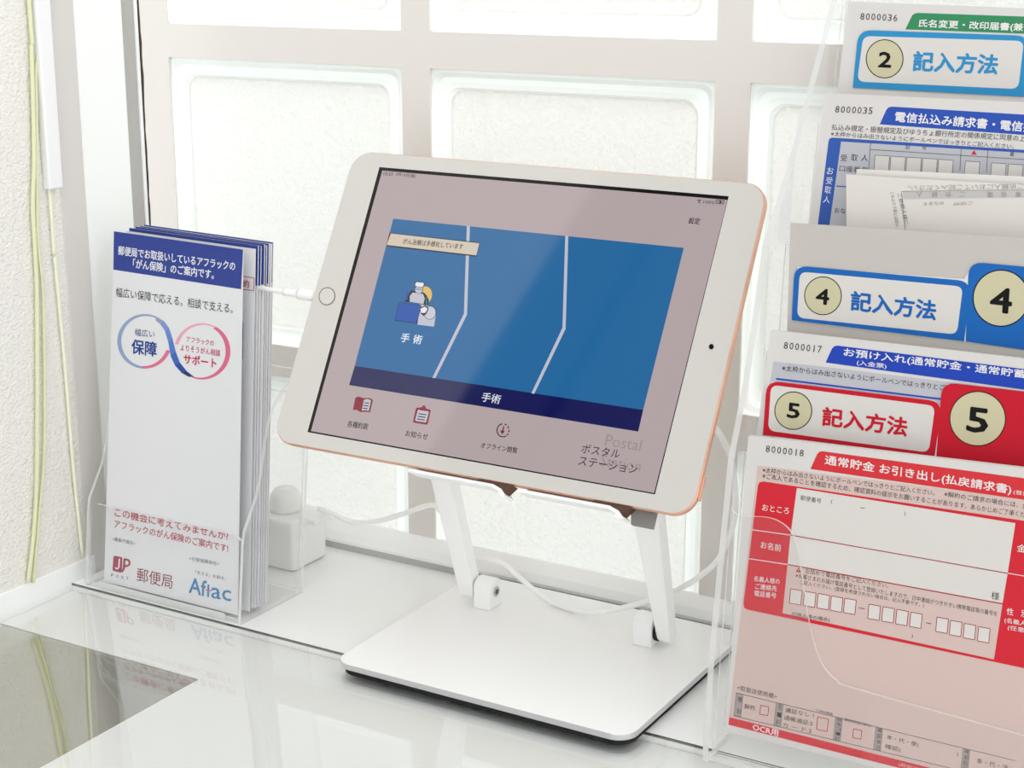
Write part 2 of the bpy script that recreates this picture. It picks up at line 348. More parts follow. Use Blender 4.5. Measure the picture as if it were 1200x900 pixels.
for xa, xb, xh, side in ((-0.4880, -0.4775, -0.4765, 1), (-0.3585, -0.3500, -0.3720, -1)):
    arm((xa, -0.4930) if side > 0 else (xa, -0.3655), (xb, -0.4770) if side > 0 else (xb, -0.3440))
    prof = [(0.7695, 0.0078), (0.7695, 0.0205)] + [(0.7765 - 0.007 * math.cos(t * PI / 8), 0.0205 + 0.0055 * math.sin(t * PI / 8)) for t in range(1, 8)] + [(0.7835, 0.0205), (0.7835, 0.0078)]
    hb = prism('hinge_block', [(xh, y, z) for y, z in prof], (0.0115, 0, 0), alu, st, bevel=0.0006)
    rim_ = [Vector((xh + 0.0116, 0.7765 + 0.0033 * math.cos(t * PI / 10), 0.0180 + 0.0033 * math.sin(t * PI / 10))) for t in range(20)]
    prism('hinge_screw', rim_, (0.0004, 0, 0), alu2, hb)
    prism('screw_socket', [Vector((xh + 0.0121, 0.7765 + 0.0019 * math.cos(t * PI / 3), 0.0180 + 0.0019 * math.sin(t * PI / 3))) for t in range(6)], (0.0002, 0, 0), mat('dark_socket', (90, 90, 90), 0.4), hb)
    xs = (xb, xh) if side > 0 else (xh + 0.0115, xa)
    prism('washer', [Vector((xs[0], 0.7765 + 0.0055 * math.cos(t * PI / 8), 0.0160 + 0.0055 * math.sin(t * PI / 8))) for t in range(16)], (xs[1] - xs[0], 0, 0), mat('black_rubber_and_shade', (25, 25, 25), 0.8), st)

# ================================================================== TABLET
TC = Vector((-0.42920, 0.72999, 0.19572))
TX = Vector((0.99953, 0.02925, -0.00903)); TY = Vector((-0.00666, 0.49561, 0.86852)); TZ = -Vector((-0.02988, 0.86805, -0.49557))
tab = thing('tablet', TC - TY * 0.087, 'white faced tablet with rose gold edge, held in landscape on the stand', 'tablet')
def tl(x, y, z=0.0): return TC + TX * x + TY * y + TZ * z
W2, H2 = 0.1253, 0.08705
gold = mat('rose_gold', (226, 176, 150), 0.35, metal=0.55)
def tab_body():
    loops = []
    for ins, z in ((0.0006, -0.0001), (0.0, -0.0008), (0.0, -0.0040), (0.0012, -0.0062), (0.0050, -0.0074)):
        loops.append([tl(x, y, z) for x, y in rrect(-W2 + ins, W2 - ins, -H2 + ins, H2 - ins, max(0.0125 - ins, 0.006), 10)])
    n = len(loops[0]); v = [p for l in loops for p in l]; f = [tuple(range(n))]
    for a in range(len(loops) - 1):
        for k in range(n): f.append((a * n + k, (a + 1) * n + k, (a + 1) * n + (k + 1) % n, a * n + (k + 1) % n))
    f.append(tuple((len(loops) - 1) * n + k for k in range(n - 1, -1, -1)))
    return v, f
v, f = tab_body(); o = obj('body', v, f, gold, tab, smooth=False)
bm = bmesh.new(); bm.from_mesh(o.data); bmesh.ops.recalc_face_normals(bm, faces=bm.faces); bm.to_mesh(o.data); bm.free()
fg = [tl(x, y, 0.0002) for x, y in rrect(-W2 + 0.0007, W2 - 0.0007, -H2 + 0.0007, H2 - 0.0007, 0.0118, 10)]
prism('front_glass', fg, -TZ * 0.0003, mat('white_bezel', (207, 204, 198), 0.12, spec=0.5), tab)
# volume buttons on the lower part of the right edge, power port plug side on the left
def tbox(name, x0, x1, y0, y1, z0, z1, m, par, bevel=0.0003):
    v = [tl(x, y, z) for z in (z0, z1) for y in (y0, y1) for x in (x0, x1)]
    return obj(name, v, [(0, 2, 3, 1), (4, 5, 7, 6), (0, 1, 5, 4), (2, 6, 7, 3), (0, 4, 6, 2), (1, 3, 7, 5)], m, par, bevel=bevel)
tbox('volume_button', W2 - 0.0003, W2 + 0.0006, -0.0775, -0.0650, -0.0052, -0.0028, gold, tab)

tp = Plane(tl(0, 0, 0.00028), TZ)
S = Sheet(tp, up=(0.255, -1))
black = mat('screen_surround', (8, 8, 9), 0.15)
S.poly([(444.7, 195.8), (854, 230), (767.5, 579.3), (360.3, 506.3)], black, 0)
WH = lit((160, 146, 148)); BL = lit((22, 90, 140)); BL2 = lit((38, 120, 176)); NV = lit((0, 6, 72)); KK = lit((22, 16, 20)); RD = lit((122, 14, 38)); CRM = lit((188, 176, 160)); GY = lit((140, 126, 128)); ROY = lit((16, 70, 150)); YEL = lit((200, 165, 90)); LT = lit((170, 172, 184)); TXW = lit((205, 210, 216))
S.poly([(448.0, 199.9), (852.6, 234.3), (766.6, 577.8), (364.4, 505.2)], WH, 1)
S.text('10:33', (449.2, 205.4), (459.8, 206.3), 4.0, KK, 0.01); S.text('3月13日(金)', (463.5, 206.6), (486.5, 208.9), 4.6, KK, 0.01)
for r_ in (3.4, 2.2): S.ring((819.5, 237.2), r_, r_, 0.7, KK, 3, 220, 320, 10)
S.ell((819.5, 237.4), 0.9, 0.9, KK, 3, 12)
S.text('100%', (824, 238.3), (837, 239.6), 3.6, KK)
S.rr([(839.5, 234.2), (849, 235.0), (848, 239.2), (838.5, 238.4)], 0.8, GY, 2); S.frame([(839.5, 234.2), (849, 235.0), (848, 239.2), (838.5, 238.4)], 0.5, KK, 3); S.poly([(845, 233.8), (842.6, 237.3), (844, 237.3), (842.6, 240.2), (846.4, 236.4), (844.6, 236.4)], KK, 4)
S.text('設定', (806.4, 262.0), (819.4, 263.2), 7.2, KK, 0.02)
S.poly([(461, 256.3), (801.4, 290.5), (753.8, 480.5), (415.8, 428.8)], BL, 2)
S.poly([(415.8, 428.8), (753.8, 480.5), (748, 505.8), (409.2, 451.3)], NV, 2)
for pts in ([(549.0, 264.9), (545.5, 368), (508.5, 443.0)], [(664.3, 276.6), (661, 384.5), (624.5, 461.2)]):
    q = [(pts[0][0] - 1.8, pts[0][1]), (pts[0][0] + 1.8, pts[0][1] + 0.3), (pts[1][0] + 1.9, pts[1][1] + 1), (pts[2][0] + 1.7, pts[2][1] + 0.3), (pts[2][0] - 1.7, pts[2][1] - 0.3), (pts[1][0] - 1.7, pts[1][1] - 0.4)]
    S.poly(q, LT, 3)
S.poly([(456.6, 272.9), (562.8, 284.2), (558.2, 300.8), (452.6, 288.6)], KK, 4)
S.poly([(458.2, 273.8), (562, 285.2), (558.4, 299.4), (453.3, 287.2)], CRM, 5)
S.text('がん治療は多様化しています', (472.0, 286.0), (542.0, 292.6), 6.6, KK, 0.012, 6)
# picture of a doctor treating a patient, plain shapes
S.ell((497.5, 346.5), 8.8, 11, YEL, 4, rot=0.3)
S.poly([(479, 346), (482, 340), (487, 342), (497, 343), (500, 346), (503, 352), (502, 358), (498, 358), (496, 357), (480, 354), (474, 354)], KK, 5)
S.poly([(480.5, 347), (484, 343), (496, 344.5), (498, 350), (496.5, 356.5), (480.5, 353.8)], LT, 6)
S.poly([(477, 341), (479, 342.2), (478, 351), (475.4, 352)], ROY, 6); S.poly([(499.5, 346.5), (501, 352), (501.5, 357.5), (499, 357)], mat('screen_teal', (8, 8, 9), 0.06, emit=(20, 110, 130)), 6)
S.ell((491.2, 339.6), 5, 5, KK, 6); S.ell((491.2, 339.8), 4.4, 4.3, LT, 7); S.line((488, 338.8), (494.8, 339.6), 0.7, KK, 8)
S.rr([(487, 330), (498, 331.2), (496.6, 337.6), (486, 336.2)], 2, KK, 7); S.rr([(487.6, 330.7), (497.3, 331.8), (496.1, 336.9), (486.7, 335.6)], 1.8, lit((205, 205, 214)), 8)
S.poly([(492, 356.8), (503, 358.5), (511.5, 366), (508.8, 383), (489.5, 380.6)], LT, 5)
S.ell((504.2, 366.6), 7.2, 8.2, KK, 6, rot=0.2); S.ell((504.2, 366.8), 6.5, 7.5, lit((178, 180, 190)), 7, rot=0.2)
S.poly([(492, 361), (499, 358), (503, 362), (500, 368), (497, 370.5), (493.5, 368)], KK, 8); S.poly([(493, 362), (498.5, 359.6), (501.5, 362.6), (498.6, 367), (494, 367)], lit((205, 205, 214)), 9)
S.poly([(468.2, 354.2), (494.2, 357.8), (489.0, 379.2), (462.6, 375.9)], KK, 8); S.poly([(468.6, 354.8), (493.6, 358.2), (488.5, 378.5), (463.3, 375.3)], ROY, 9)
S.text('手', (468.9, 400.3), (478.6, 401.8), 10.2, TXW, 0.02); S.text('術', (483.3, 402.3), (493.3, 403.8), 10.4, TXW, 0.02)
S.text('手術', (563.6, 470.2), (585.4, 473.7), 10.6, TXW, 0.008)
# icons
S.poly([(416.5, 466.2), (420, 464.6), (426.5, 466.6), (433, 466.4), (437.2, 468.6), (433.8, 483.4), (429, 482.6), (422.4, 483.0), (418, 480.4), (413.6, 480.4)], RD, 2)
S.poly([(426.8, 468.6), (431, 467.6), (435, 469.4), (432.2, 481.6), (428, 480.6), (424.0, 481.4)], LT, 3)
for k in range(3): S.line((427.3 - k * 0.9, 472.0 + k * 3.2), (432.8 - k * 0.9, 472.6 + k * 3.2), 1.1, KK, 4)
S.rr([(487.8, 477.2), (505.2, 480.0), (501.2, 498.0), (483.8, 495.2)], 2.4, RD, 2); S.rr([(489.8, 480.2), (502.8, 482.4), (499.4, 495.2), (486.4, 493.2)], 1.4, LT, 3)
S.rr([(492.6, 477.0), (500.0, 478.2), (499.2, 482.0), (491.8, 480.8)], 1, RD, 4); S.ell((496.9, 476.9), 1.9, 1.8, RD, 3)
for k in range(3): S.line((490.6 - k * 0.9, 484.8 + k * 3.1), (499.6 - k * 0.9, 486.2 + k * 3.1), 1.2, KK, 4)
S.text('各種約款', (406.6, 500.2), (430.6, 503.8), 7.4, KK, 0.015); S.text('お知らせ', (474.6, 511.2), (500.4, 515.6), 7.2, KK, 0.015)
S.ring((589.6, 504.4), 7.6, 8.2, 1.2, KK, 3, 60, 265, 24)
for a0 in (285, 320, 355, 390): S.ring((589.6, 504.4), 7.6, 8.2, 1.2, KK, 3, a0, a0 + 22, 5)
S.line((590.6, 499.6), (588.8, 507.0), 1.5, RD, 4); S.poly([(586.3, 504.4), (588.4, 509.2), (592.0, 505.4), (589.4, 505.0)], RD, 5)
S.text('オフライン閲覧', (563.0, 525.0), (605.6, 531.4), 6.6, KK, 0.012)
S.text('Postal', (708.2, 522.4), (750.0, 528.6), 13.2, GY, 0.0, 2); S.text('Station', (702.6, 545.8), (749.6, 552.8), 13.0, GY, 0.0, 2)
S.text('ポスタル', (680.6, 530.6), (725.4, 537.2), 10.6, KK, 0.0, 4); S.text('ステーション', (677.2, 545.2), (745.8, 555.8), 10.6, KK, 0.0, 4)
S.make('screen', tab)
hs = Sheet(tp, up=(0.255, -1))
hs.ell((383.2, 347.2), 9.6, 10.6, mat('button_ring', (70, 64, 62), 0.4), 1, rot=0.25); hs.ell((383.2, 347.2), 8.7, 9.7, mat('white_button', (209, 206, 200), 0.15), 2, rot=0.25)
hs.make('home_button', tab)
cs = Sheet(tp); cs.ell((833.6, 406.3), 3.0, 3.3, mat('lens_ring', (110, 90, 84), 0.4), 1); cs.ell((833.6, 406.3), 2.5, 2.8, mat('camera_lens', (14, 12, 14), 0.1), 2); cs.make('camera_lens', tab)

# the support plate behind the tablet, its two lower lips and rubber end pad (parts of the stand)
def sbox(name, x0, x1, y0, y1, z0, z1, m, bevel=0.0005):
    v = [tl(x, y, z) for z in (z0, z1) for y in (y0, y1) for x in (x0, x1)]
    return obj(name, v, [(0, 2, 3, 1), (4, 5, 7, 6), (0, 1, 5, 4), (2, 6, 7, 3), (0, 4, 6, 2), (1, 3, 7, 5)], m, st, bevel=bevel)
sbox('support_plate', -0.060, 0.088, -0.084, 0.045, -0.0110, -0.0080, alu)
for x0, x1 in ((-0.0345, 0.0245), (0.0315, 0.0905)):
    # lip: leaves the plate under the tablet edge, comes forward and curls up at its right end
    prof = [(-0.0108, -0.0840), (-0.0108, -0.0892), (-0.0098, -0.0902), (0.0010, -0.0902), (0.0016, -0.0896), (0.0016, -0.0884), (-0.0078, -0.0884), (-0.0082, -0.0840)]
    lp = prism('lip', [tl(x0, y, z) for z, y in prof], TX * (x1 - x0 - 0.008), alu, st)
    prism('lip_end', [tl(x1 - 0.008, -0.0902, 0.0016), tl(x1 - 0.008, -0.0884, 0.0016), tl(x1 - 0.003, -0.0900, 0.0016), tl(x1 + 0.0005, -0.0930, 0.0016), tl(x1 - 0.0010, -0.0940, 0.0016), tl(x1 - 0.004, -0.0915, 0.0016)], -TZ * 0.010, alu, lp)
    prism('foam_pad', [tl(x1 - 0.018, -0.08835, 0.0008), tl(x1 - 0.008, -0.08835, 0.0008), tl(x1 - 0.0030, -0.0899, 0.0008), tl(x1 - 0.0005, -0.0922, 0.0008), tl(x1 + 0.003, -0.0874, 0.0008), tl(x1 - 0.018, -0.0874, 0.0008)], -TZ * 0.006, mat('brown_pad', (88, 62, 48), 0.8), lp)
pad = [tl(0.0905, -0.0855, -0.006), tl(0.1035, -0.0855, -0.006), tl(0.1035, -0.0945, -0.006), tl(0.0925, -0.0945, -0.006)]
prism('rubber_end_pad', pad, -TZ * 0.004, mat('grey_rubber', (132, 130, 126), 0.7), st)
# ================================================================== CABLES AND ADAPTER
cab = mat('white_cable', (248, 248, 246), 0.45)
pc = thing('charging_cable', tl(-0.127, -0.002, -0.004), 'white charging cable plugged into the left side of the tablet, running down to the adapter', 'cable')
p0 = tl(-0.1253, -0.0005, -0.0040)
def along(name, a, b, r, par, m=cab, ry=None): return tube(name, [a, a.lerp(b, 0.5), b], r, m, par, 14, 2)
along('plug', p0 - TX * 0.0002, p0 - TX * 0.0125, 0.0033, pc); along('strain_relief', p0 - TX * 0.0125, p0 - TX * 0.023, 0.0021, pc)
q0 = p0 - TX * 0.023
tube('cord', [q0, q0 - TX * 0.03 + Vector((0, 0.012, -0.002)), Vector((-0.650, 0.790, 0.185)), Vector((-0.700, 0.800, 0.14)), Vector((-0.703, 0.800, 0.06)), Vector((-0.690, 0.800, 0.02)), Vector((-0.6478, 0.796, 0.015))], 0.0014, cab, pc)
ad = thing('power_adapter', (-0.627, 0.793, 0.0), 'white plug adapter standing on the counter behind the leaflet holder', 'adapter')
box('body', -0.648, -0.614, 0.775, 0.811, 0.0, 0.034, mat('white_plastic', (244, 244, 242), 0.3), ad, bevel=0.003, seg=3)
tube('plug_head', [Vector((-0.633, 0.793, 0.034)), Vector((-0.633, 0.793, 0.040)), Vector((-0.633, 0.793, 0.0485))], [0.0105, 0.0105, 0.0105, 0.0095, 0.007] [:5], mat('white_plastic', (244, 244, 242), 0.3), ad, 18, 2)
box('socket_lip', -0.617, -0.603, 0.784, 0.801, 0.031, 0.0345, mat('white_plastic', (244, 244, 242), 0.3), ad, bevel=0.001)
yc = Plane((0, 0.795, 0), (0, -1, 0))
pts = [yc.at(374, 596), yc.at(392, 603), yc.at(412, 611.5), yc.at(440, 611), yc.at(470, 603), yc.at(503, 592), yc.at(516, 598), yc.at(528, 622), yc.at(540, 648), yc.at(553, 654)]
pts += [yc.at(572, 656), yc.at(590, 661), yc.at(608, 676), yc.at(628, 693), yc.at(652, 708), Plane((0, 0.789, 0), (0, -1, 0)).at(690, 717.5), Plane((0, 0.793, 0), (0, -1, 0)).at(722, 714), Plane((0, 0.797, 0), (0, -1, 0)).at(760, 704), Plane((0, 0.800, 0), (0, -1, 0)).at(800, 688), Plane((0, 0.802, 0), (0, -1, 0)).at(834, 664), Plane((0, 0.803, 0), (0, -1, 0)).at(850, 640)]
pts += [Plane((0, 0.803, 0), (0, -1, 0)).at(862, 600), Plane((0, 0.803, 0), (0, -1, 0)).at(858, 545), Plane((0, 0.800, 0), (0, -1, 0)).at(848, 517), Plane((0, 0.795, 0), (0, -1, 0)).at(836, 500), Plane((0, 0.78, 0), (0, -1, 0)).at(815, 488)]
tag(tube('long_cable', pts, 0.00165, cab), 'long white cable sagging behind the stand arms above the base plate', 'cable')

# ================================================================== LEAFLETS
paper = mat('coated_paper', (220, 221, 223), 0.4, spec=0.4)
paper2 = mat('edge_paper', (222, 226, 236), 0.5)
TL_ = 0.126
HB = (58, 74, 152)
def leaf_plane(d): return lean(0.6962 + d, TL_)
P0 = leaf_plane(0); base_q = [P0.at(133.5, 271), P0.at(285, 292.5), P0.at(278.5, 721), P0.at(122, 681)]
class Shift:                                              # same leaflet, moved straight back by d and sideways by s
    pass
def leaflet(d, dx, dz, header, name='leaflet'):
    verts = [p + Vector((dx, d, dz)) for p in base_q]; n = P0.n; back = [p - n * 0.0007 for p in verts]
    v, f = prism_vf(verts, back); mats = [paper]; mi = [0] * len(f)
    if header:
        a, b, c, e = [p + n * STEP for p in verts]; h = 0.108
        b0 = len(v); v += [a, b, b.lerp(c, h), a.lerp(e, h)]; f.append((b0, b0 + 1, b0 + 2, b0 + 3)); mats.append(ink(HB)); mi.append(1)
        # printed edge: the ink runs over the cut edge
    o = obj(name, v, f, mats, None, mi=mi)
    me = o.data; me.update()
    for p in me.polygons:
        if p.index >= 6 and p.normal.dot(n) < 0: p.flip()
    return o
S = Sheet(P0, up=(0.035, -1))
S.body([(133.5, 271), (285, 292.5), (278.5, 721), (122, 681)], 0.00035, paper)
S.poly([(133.5, 271), (285, 292.5), (282.6, 339), (132.9, 316)], ink(HB), 1)
WT = ink((240, 242, 246)); DK = ink((30, 30, 34)); NB = ink((45, 60, 130)); CR_ = ink((205, 40, 90)); RE = ink((196, 66, 82)); GR = ink((110, 108, 112))
S.text('郵便局でお取扱いしているアフラックの', (138.6, 298.6), (275.5, 317.3), 10.6, WT, 0.02)
S.text('「がん保険」のご案内です。', (156, 314.0), (250.5, 327.2), 10.8, WT, 0.02)
S.text('幅広い保障で応える。相談で支える。', (136, 347.6), (272.8, 367.6), 11.2, DK, 0.0)
# the two linked ovals
S.ring((169.5, 400), 32, 32, 0, ink((150, 170, 205)), 1, 95, 305, 40, (171, 400), (28.8, 29.6))
S.ring((169.5, 400), 32, 32, 0, ink((228, 120, 150)), 1, 20, 95, 16, (168, 400), (28.6, 29))
S.ring((237, 411.7), 33, 33, 0, ink((226, 112, 146)), 1, -60, 110, 36, (234.8, 411.5), (29.6, 31))
S.ring((237, 411.7), 33, 33, 0, ink((244, 170, 188)), 1, 195, 300, 24, (238, 411.7), (29.8, 31))
band = [((184, 372), (182, 375)), ((192, 376), (188, 380)), ((198, 384), (193.5, 388)), ((202, 396), (197.5, 402)), ((206, 412), (200, 417)), ((211, 425), (205, 428)), ((219, 435), (213, 437)), ((228, 442), (221, 441.5))]
for k in range(len(band) - 1):
    c = [(150, 165, 200), (130, 155, 210), (110, 142, 212), (92, 128, 205), (72, 108, 190), (52, 84, 165), (50, 66, 120)][k]
    S.poly([band[k][0], band[k + 1][0], band[k + 1][1], band[k][1]], ink(c), 2)
S.text('幅広い', (158.4, 393.4), (181.2, 396.0), 8.6, NB); S.text('保障', (154.2, 414.2), (183.4, 418.2), 17, ink((40, 70, 150)), 0.025)
S.text('アフラックの', (218.4, 400.6), (250.8, 405.6), 6.6, CR_, 0.006); S.text('よりそうがん相談', (211.5, 411), (258.2, 417.8), 7.8, CR_, 0.006); S.text('サポート', (215.3, 425.6), (253.4, 431.0), 11, CR_, 0.03)
S.text('この機会に考えてみませんか?', (134.4, 605.0), (267.4, 633.6), 10.4, RE, 0.012); S.text('アフラックのがん保険のご案内です!', (134.2, 618.2), (267.4, 647.4), 9.4, RE, 0.01)
S.text('<募集代理店>', (131.6, 633.6), (158.6, 639.2), 4.6, GR); S.text('<引受保険会社>', (221.6, 656.6), (256.8, 663.2), 4.8, GR)
LG = ink((170, 60, 92))
S.rr([(133.2, 651.0), (143.6, 653.0), (142.8, 671.4), (131.8, 668.6)], 2, LG, 2)
S.path([(140.2, 654.5), (139.6, 664.5), (137.8, 666.8), (135.2, 665.2)], 1.7, WT, 4)
S.path([(146.0, 655.0), (145.2, 667.0), (142.5, 670.2)], 2.6, LG, 3); S.ring((148.8, 659.4), 4.4, 4.7, 2.4, LG, 3, -100, 100, 16); S.line((145.4, 655.2), (149, 655.8), 2.2, LG, 3); S.line((145.2, 663.0), (149, 663.6), 2.2, LG, 3)
for i, ch in enumerate('POST'): S.text(ch, (130.4 + i * 5.9, 675.4 + i * 1.3), (133.0 + i * 5.9, 675.9 + i * 1.3), 3.4, DK)
S.text('郵便局', (160.2, 681.0), (202.0, 690.4), 16.2, ink((150, 52, 72)), 0.0)
AF = ink((70, 140, 190))
S.text('Af', (221.6, 694.2), (241.6, 699.0), 18.0, AF, 0.02); S.text('ac', (247.6, 700.4), (270.6, 704.8), 12.4, AF, 0.02)
S.line((244.0, 699.6), (244.4, 685.0), 2.3, AF, 3); S.line((241.2, 691.0), (247.6, 692.4), 1.4, ink((214, 120, 150)), 4)
S.text('「生きる」を創る。', (229, 672.4), (264.6, 680.2), 4.2, GR)
tag(S.make('leaflet'), 'front leaflet with navy header and two linked ovals, foremost in the clear holder', 'leaflet', 'leaflets in the clear holder')
# the sheets behind it
sp = [(0.0095, 0.0012, -0.001, False, 'second leaflet in the holder, white at the top, just behind the front one'),
      (0.0120, 0.0012, 0.0005, True, 'third leaflet from the front, its blue header showing as the widest bright strip'),
      (0.0138, 0.0018, 0.0, True, 'fourth leaflet from the front, a sliver of navy header'),
      (0.0156, 0.0030, 0.0008, True, 'fifth leaflet from the front, a broad strip of navy header'),
      (0.0174, 0.0030, 0.0, True, 'sixth leaflet from the front, a narrow strip of navy header'),
      (0.0190, 0.0035, 0.0008, True, 'seventh leaflet from the front, behind the narrow navy strips'),
      (0.0206, 0.0042, 0.0006, False, 'eighth leaflet from the front, white edge beside the last navy strip'),
      (0.0222, 0.0040, 0.0012, True, 'rearmost leaflet in the clear holder')]
for k, (d, dx, dz, hd, lab) in enumerate(sp):
    if k == 0:
        pl2 = leaf_plane(d); S = Sheet(pl2, up=(0.03, -1)); w = [p + Vector((dx, d, dz)) for p in base_q]
        b = 0; S.v = []; v, f = prism_vf(w, [p - P0.n * 0.00035 for p in w]); S.v = v; S.f = list(f); S.mi = [S._m(paper)] * len(f)
        RDm = ink((190, 60, 80)); S.frame([(270, 321.5), (298, 325.8), (297.4, 340.6), (270, 337.5)], 0.8, RDm, 2); S.text('特約', (277, 335.2), (292, 337.6), 9, RDm, 0.01)
        S.poly([(270, 373), (284.8, 375.6), (284.6, 397), (270, 395)], ink((60, 150, 220)), 1); S.line((284.8, 378), (284.4, 421), 0.7, ink((110, 120, 160)), 2); S.poly([(270, 428), (283.4, 430), (283, 450), (270, 448)], ink((30, 40, 90)), 1)
        o = S.make('leaflet')
    else: o = leaflet(d, dx, dz, hd)
    tag(o, lab, 'leaflet', 'leaflets in the clear holder')

# ------------------------------------------------------------------ left acrylic holder
acr = clear('clear_acrylic', (254, 254, 254), 1.45, white=0.035, gloss=0.7)
edge = clear('acrylic_edge', (252, 253, 252), 1.45, white=0.75, gloss=0.8)
lh = thing('leaflet_holder', (-0.652, 0.72, 0.0), 'clear acrylic pocket holder full of leaflets at the left end of the counter', 'leaflet holder')
X0, X1 = -0.7135, -0.5895
box('base', X0 + 0.002, X1 - 0.002, 0.6935, 0.748, 0.0002, 0.0028, acr, lh, bevel=0.0004)
fp = lambda z: 0.6926 + TL_ * z
prism('front_panel', [(X0 + 0.002, fp(0.0028), 0.0028), (X1 - 0.002, fp(0.0028), 0.0028), (X1 - 0.002, fp(0.05), 0.050), (X1 - 0.008, fp(0.052), 0.053), (X0 + 0.008, fp(0.052), 0.053), (X0 + 0.002, fp(0.05), 0.050)], (0, 0.002, 0.0), acr, lh, edge=edge)
side = [(0.6928, 0.0002), (0.6985, 0.048)] + [(y, z) for y, z in ((0.7005, 0.056), (0.7060, 0.064), (0.7125, 0.074), (0.7175, 0.086), (0.7215, 0.102), (0.7260, 0.115), (0.7330, 0.126), (0.7440, 0.134), (0.7600, 0.138), (0.7680, 0.138))] + [(0.752, 0.0002)]
for x in (X0, X1 - 0.002): prism('side_panel', [(x, y, z) for y, z in side], (0.002, 0, 0), acr, lh, edge=edge)
prism('back_panel', [(X0 + 0.002, 0.7490, 0.0028), (X1 - 0.002, 0.7490, 0.0028), (X1 - 0.002, 0.7655, 0.138), (X0 + 0.002, 0.7655, 0.138)], (0, 0.002, 0), acr, lh, edge=edge)
box('bottom_lip', X0 + 0.012, X1 - 0.012, 0.6905 + 0.0022, 0.6932, 0.0005, 0.0052, edge, lh, bevel=0.0003)

# ================================================================== FORM RACK (right)
K = 0.282 / 0.276
PLN = {'18': lean(0.6745 * K, 0.0965), '17': lean((0.713 - 0.12 * 0.21) * K + 0.0005, 0.12), '4': lean((0.7315 - 0.08 * 0.259) * K, 0.08), '35': lean((0.771 - 0.15 * 0.317) * K, 0.15), '36': lean((0.7975 - 0.15 * 0.36) * K, 0.15)}
def off(pl, d): return Plane(pl.p + pl.n * d, pl.n)
fpaper = mat('form_paper', (213, 210, 206), 0.7, spec=0.2); fwhite = ink((229, 225, 219)); fpink = ink((222, 198, 190)); fgrey = ink((198, 200, 206)); LW = ink((246, 244, 242))
DG = ink((66, 60, 62)); K0 = ink((20, 18, 20)); CREAM = ink((214, 208, 172)); REDC = ink((220, 44, 58)); RED5 = ink((208, 26, 48)); MAR = ink((170, 50, 56))
def serial(S, t, x, dx, y, dy, h):
    for i, ch in enumerate(t):
        a, b = (1.8, 2.9) if ch == '1' else (0.0, 4.6)
        S.text(ch, (x + i * dx + a, y + i * dy), (x + i * dx + b, y + i * dy + 0.3), h, DG)
def guide(S, q, inner, colr, c, r, dig, dq, tb, te, th, right=None, rcol=None):
    """how-to-fill-in card: coloured frame, cream disc with a number, four characters"""
    S.rr(q, [16, 16, 1, 1], ink(colr), 1); S.rr(inner, 9, fwhite, 2)
    S.ell(c, r[0] + 0.7, r[1] + 0.7, K0, 3); S.ell(c, r[0] - 0.4, r[1] - 0.4, CREAM, 4)
    S.text(dig, dq[0], dq[1], dq[2], K0, 0.05, 5); S.text('記入方法', tb, te, th, ink(colr), 0.045, 4)
fr = thing('form_rack', (-0.19, 0.74, 0.0), 'clear acrylic tiered rack holding paper forms at the right of the tablet', 'form rack')
# --- 8000036
pl = PLN['36']; S = Sheet(pl, up=(0.10, -1)); S.body([(994, 1.5), (1360, 16), (1350, 150), (978, 135)], 0.002, fpaper)
serial(S, '8000036', 1008.0, 6.45, 23.0, 0.28, 7.8)
S.poly([(1061, 34.4), (1069, 18), (1072, 15.8), (1076, 15.1), (1360, 25), (1360, 45.5)], ink((58, 146, 98)), 1)
S.text('氏名変更・改印届書(兼住所変更届)', (1076.5, 33.0), (1262, 40.2), 10.4, LW, 0.03)
tag(S.make('form_pad'), 'white form pad with a green title tab, topmost and rearmost in the rack', 'form pad', 'form pads in the tiered rack')
pg = off(pl, 0.0006); S = Sheet(pg, up=(0.10, -1)); S.body([(1010, 38.8), (1012.5, 36), (1202, 42.2), (1205, 48), (1199.6, 113.2), (999.3, 102.7)], 0.0004, ink((200, 200, 198)))
guide(S, [(1006.0, 35), (1206, 42), (1200, 113.5), (999.3, 102.7)], [(1011.6, 42.2), (1200, 48.0), (1193.3, 104.4), (1004.6, 95.6)], (52, 150, 206), (1036.8, 69), (21.4, 22.2), '2', ((1029.4, 78.2), (1043.6, 79.0), 17.2), (1069.5, 82.8), (1168, 87), 22.5)
tag(S.make('guide_card'), 'light blue guide card numbered 2 in front of the topmost form pad', 'guide card', 'how-to-fill-in guide cards')
# --- 8000035
pl = PLN['35']; S = Sheet(pl, up=(0.13, -1)); S.body([(966, 109), (1360, 127), (1350, 320), (945, 290)], 0.003, fpaper)
serial(S, '8000035', 978.6, 6.5, 131.8, 0.3, 7.8)
BT = ink((48, 86, 184)); S.poly([(1031, 145.7), (1038.5, 129), (1041, 126), (1045, 124.9), (1360, 144), (1360, 170)], BT, 1)
S.text('電信払込み請求書・電信振替請求書', (1048.5, 142.4), (1266, 159.6), 11.6, LW, 0.03)
S.text('払込み規定・振替規定及びゆうちょ銀行所定の関係規定に同意の上', (974.4, 152.4), (1201, 166.0), 7.2, DG); S.text('※太枠からはみ出さないようにボールペンではっきりとご記入ください。', (973.4, 159.4), (1188, 174.6), 5.8, DG)
S.poly([(985.6, 165.5), (1360, 187.5), (1350, 300), (968, 285)], fgrey, 1)
S.poly([(972, 162.6), (975, 161.2), (1360, 186), (1360, 189), (985.7, 165.8), (968.5, 290), (955, 290), (971, 165.5)], ink((58, 96, 180)), 2)
for ch, x, y in (('お', 972.6, 204), ('受', 971.4, 215.5), ('取', 969.8, 226.5), ('人', 968.2, 237.5)): S.text(ch, (x - 3.8, y), (x + 3.8, y + 0.6), 8.2, LW)
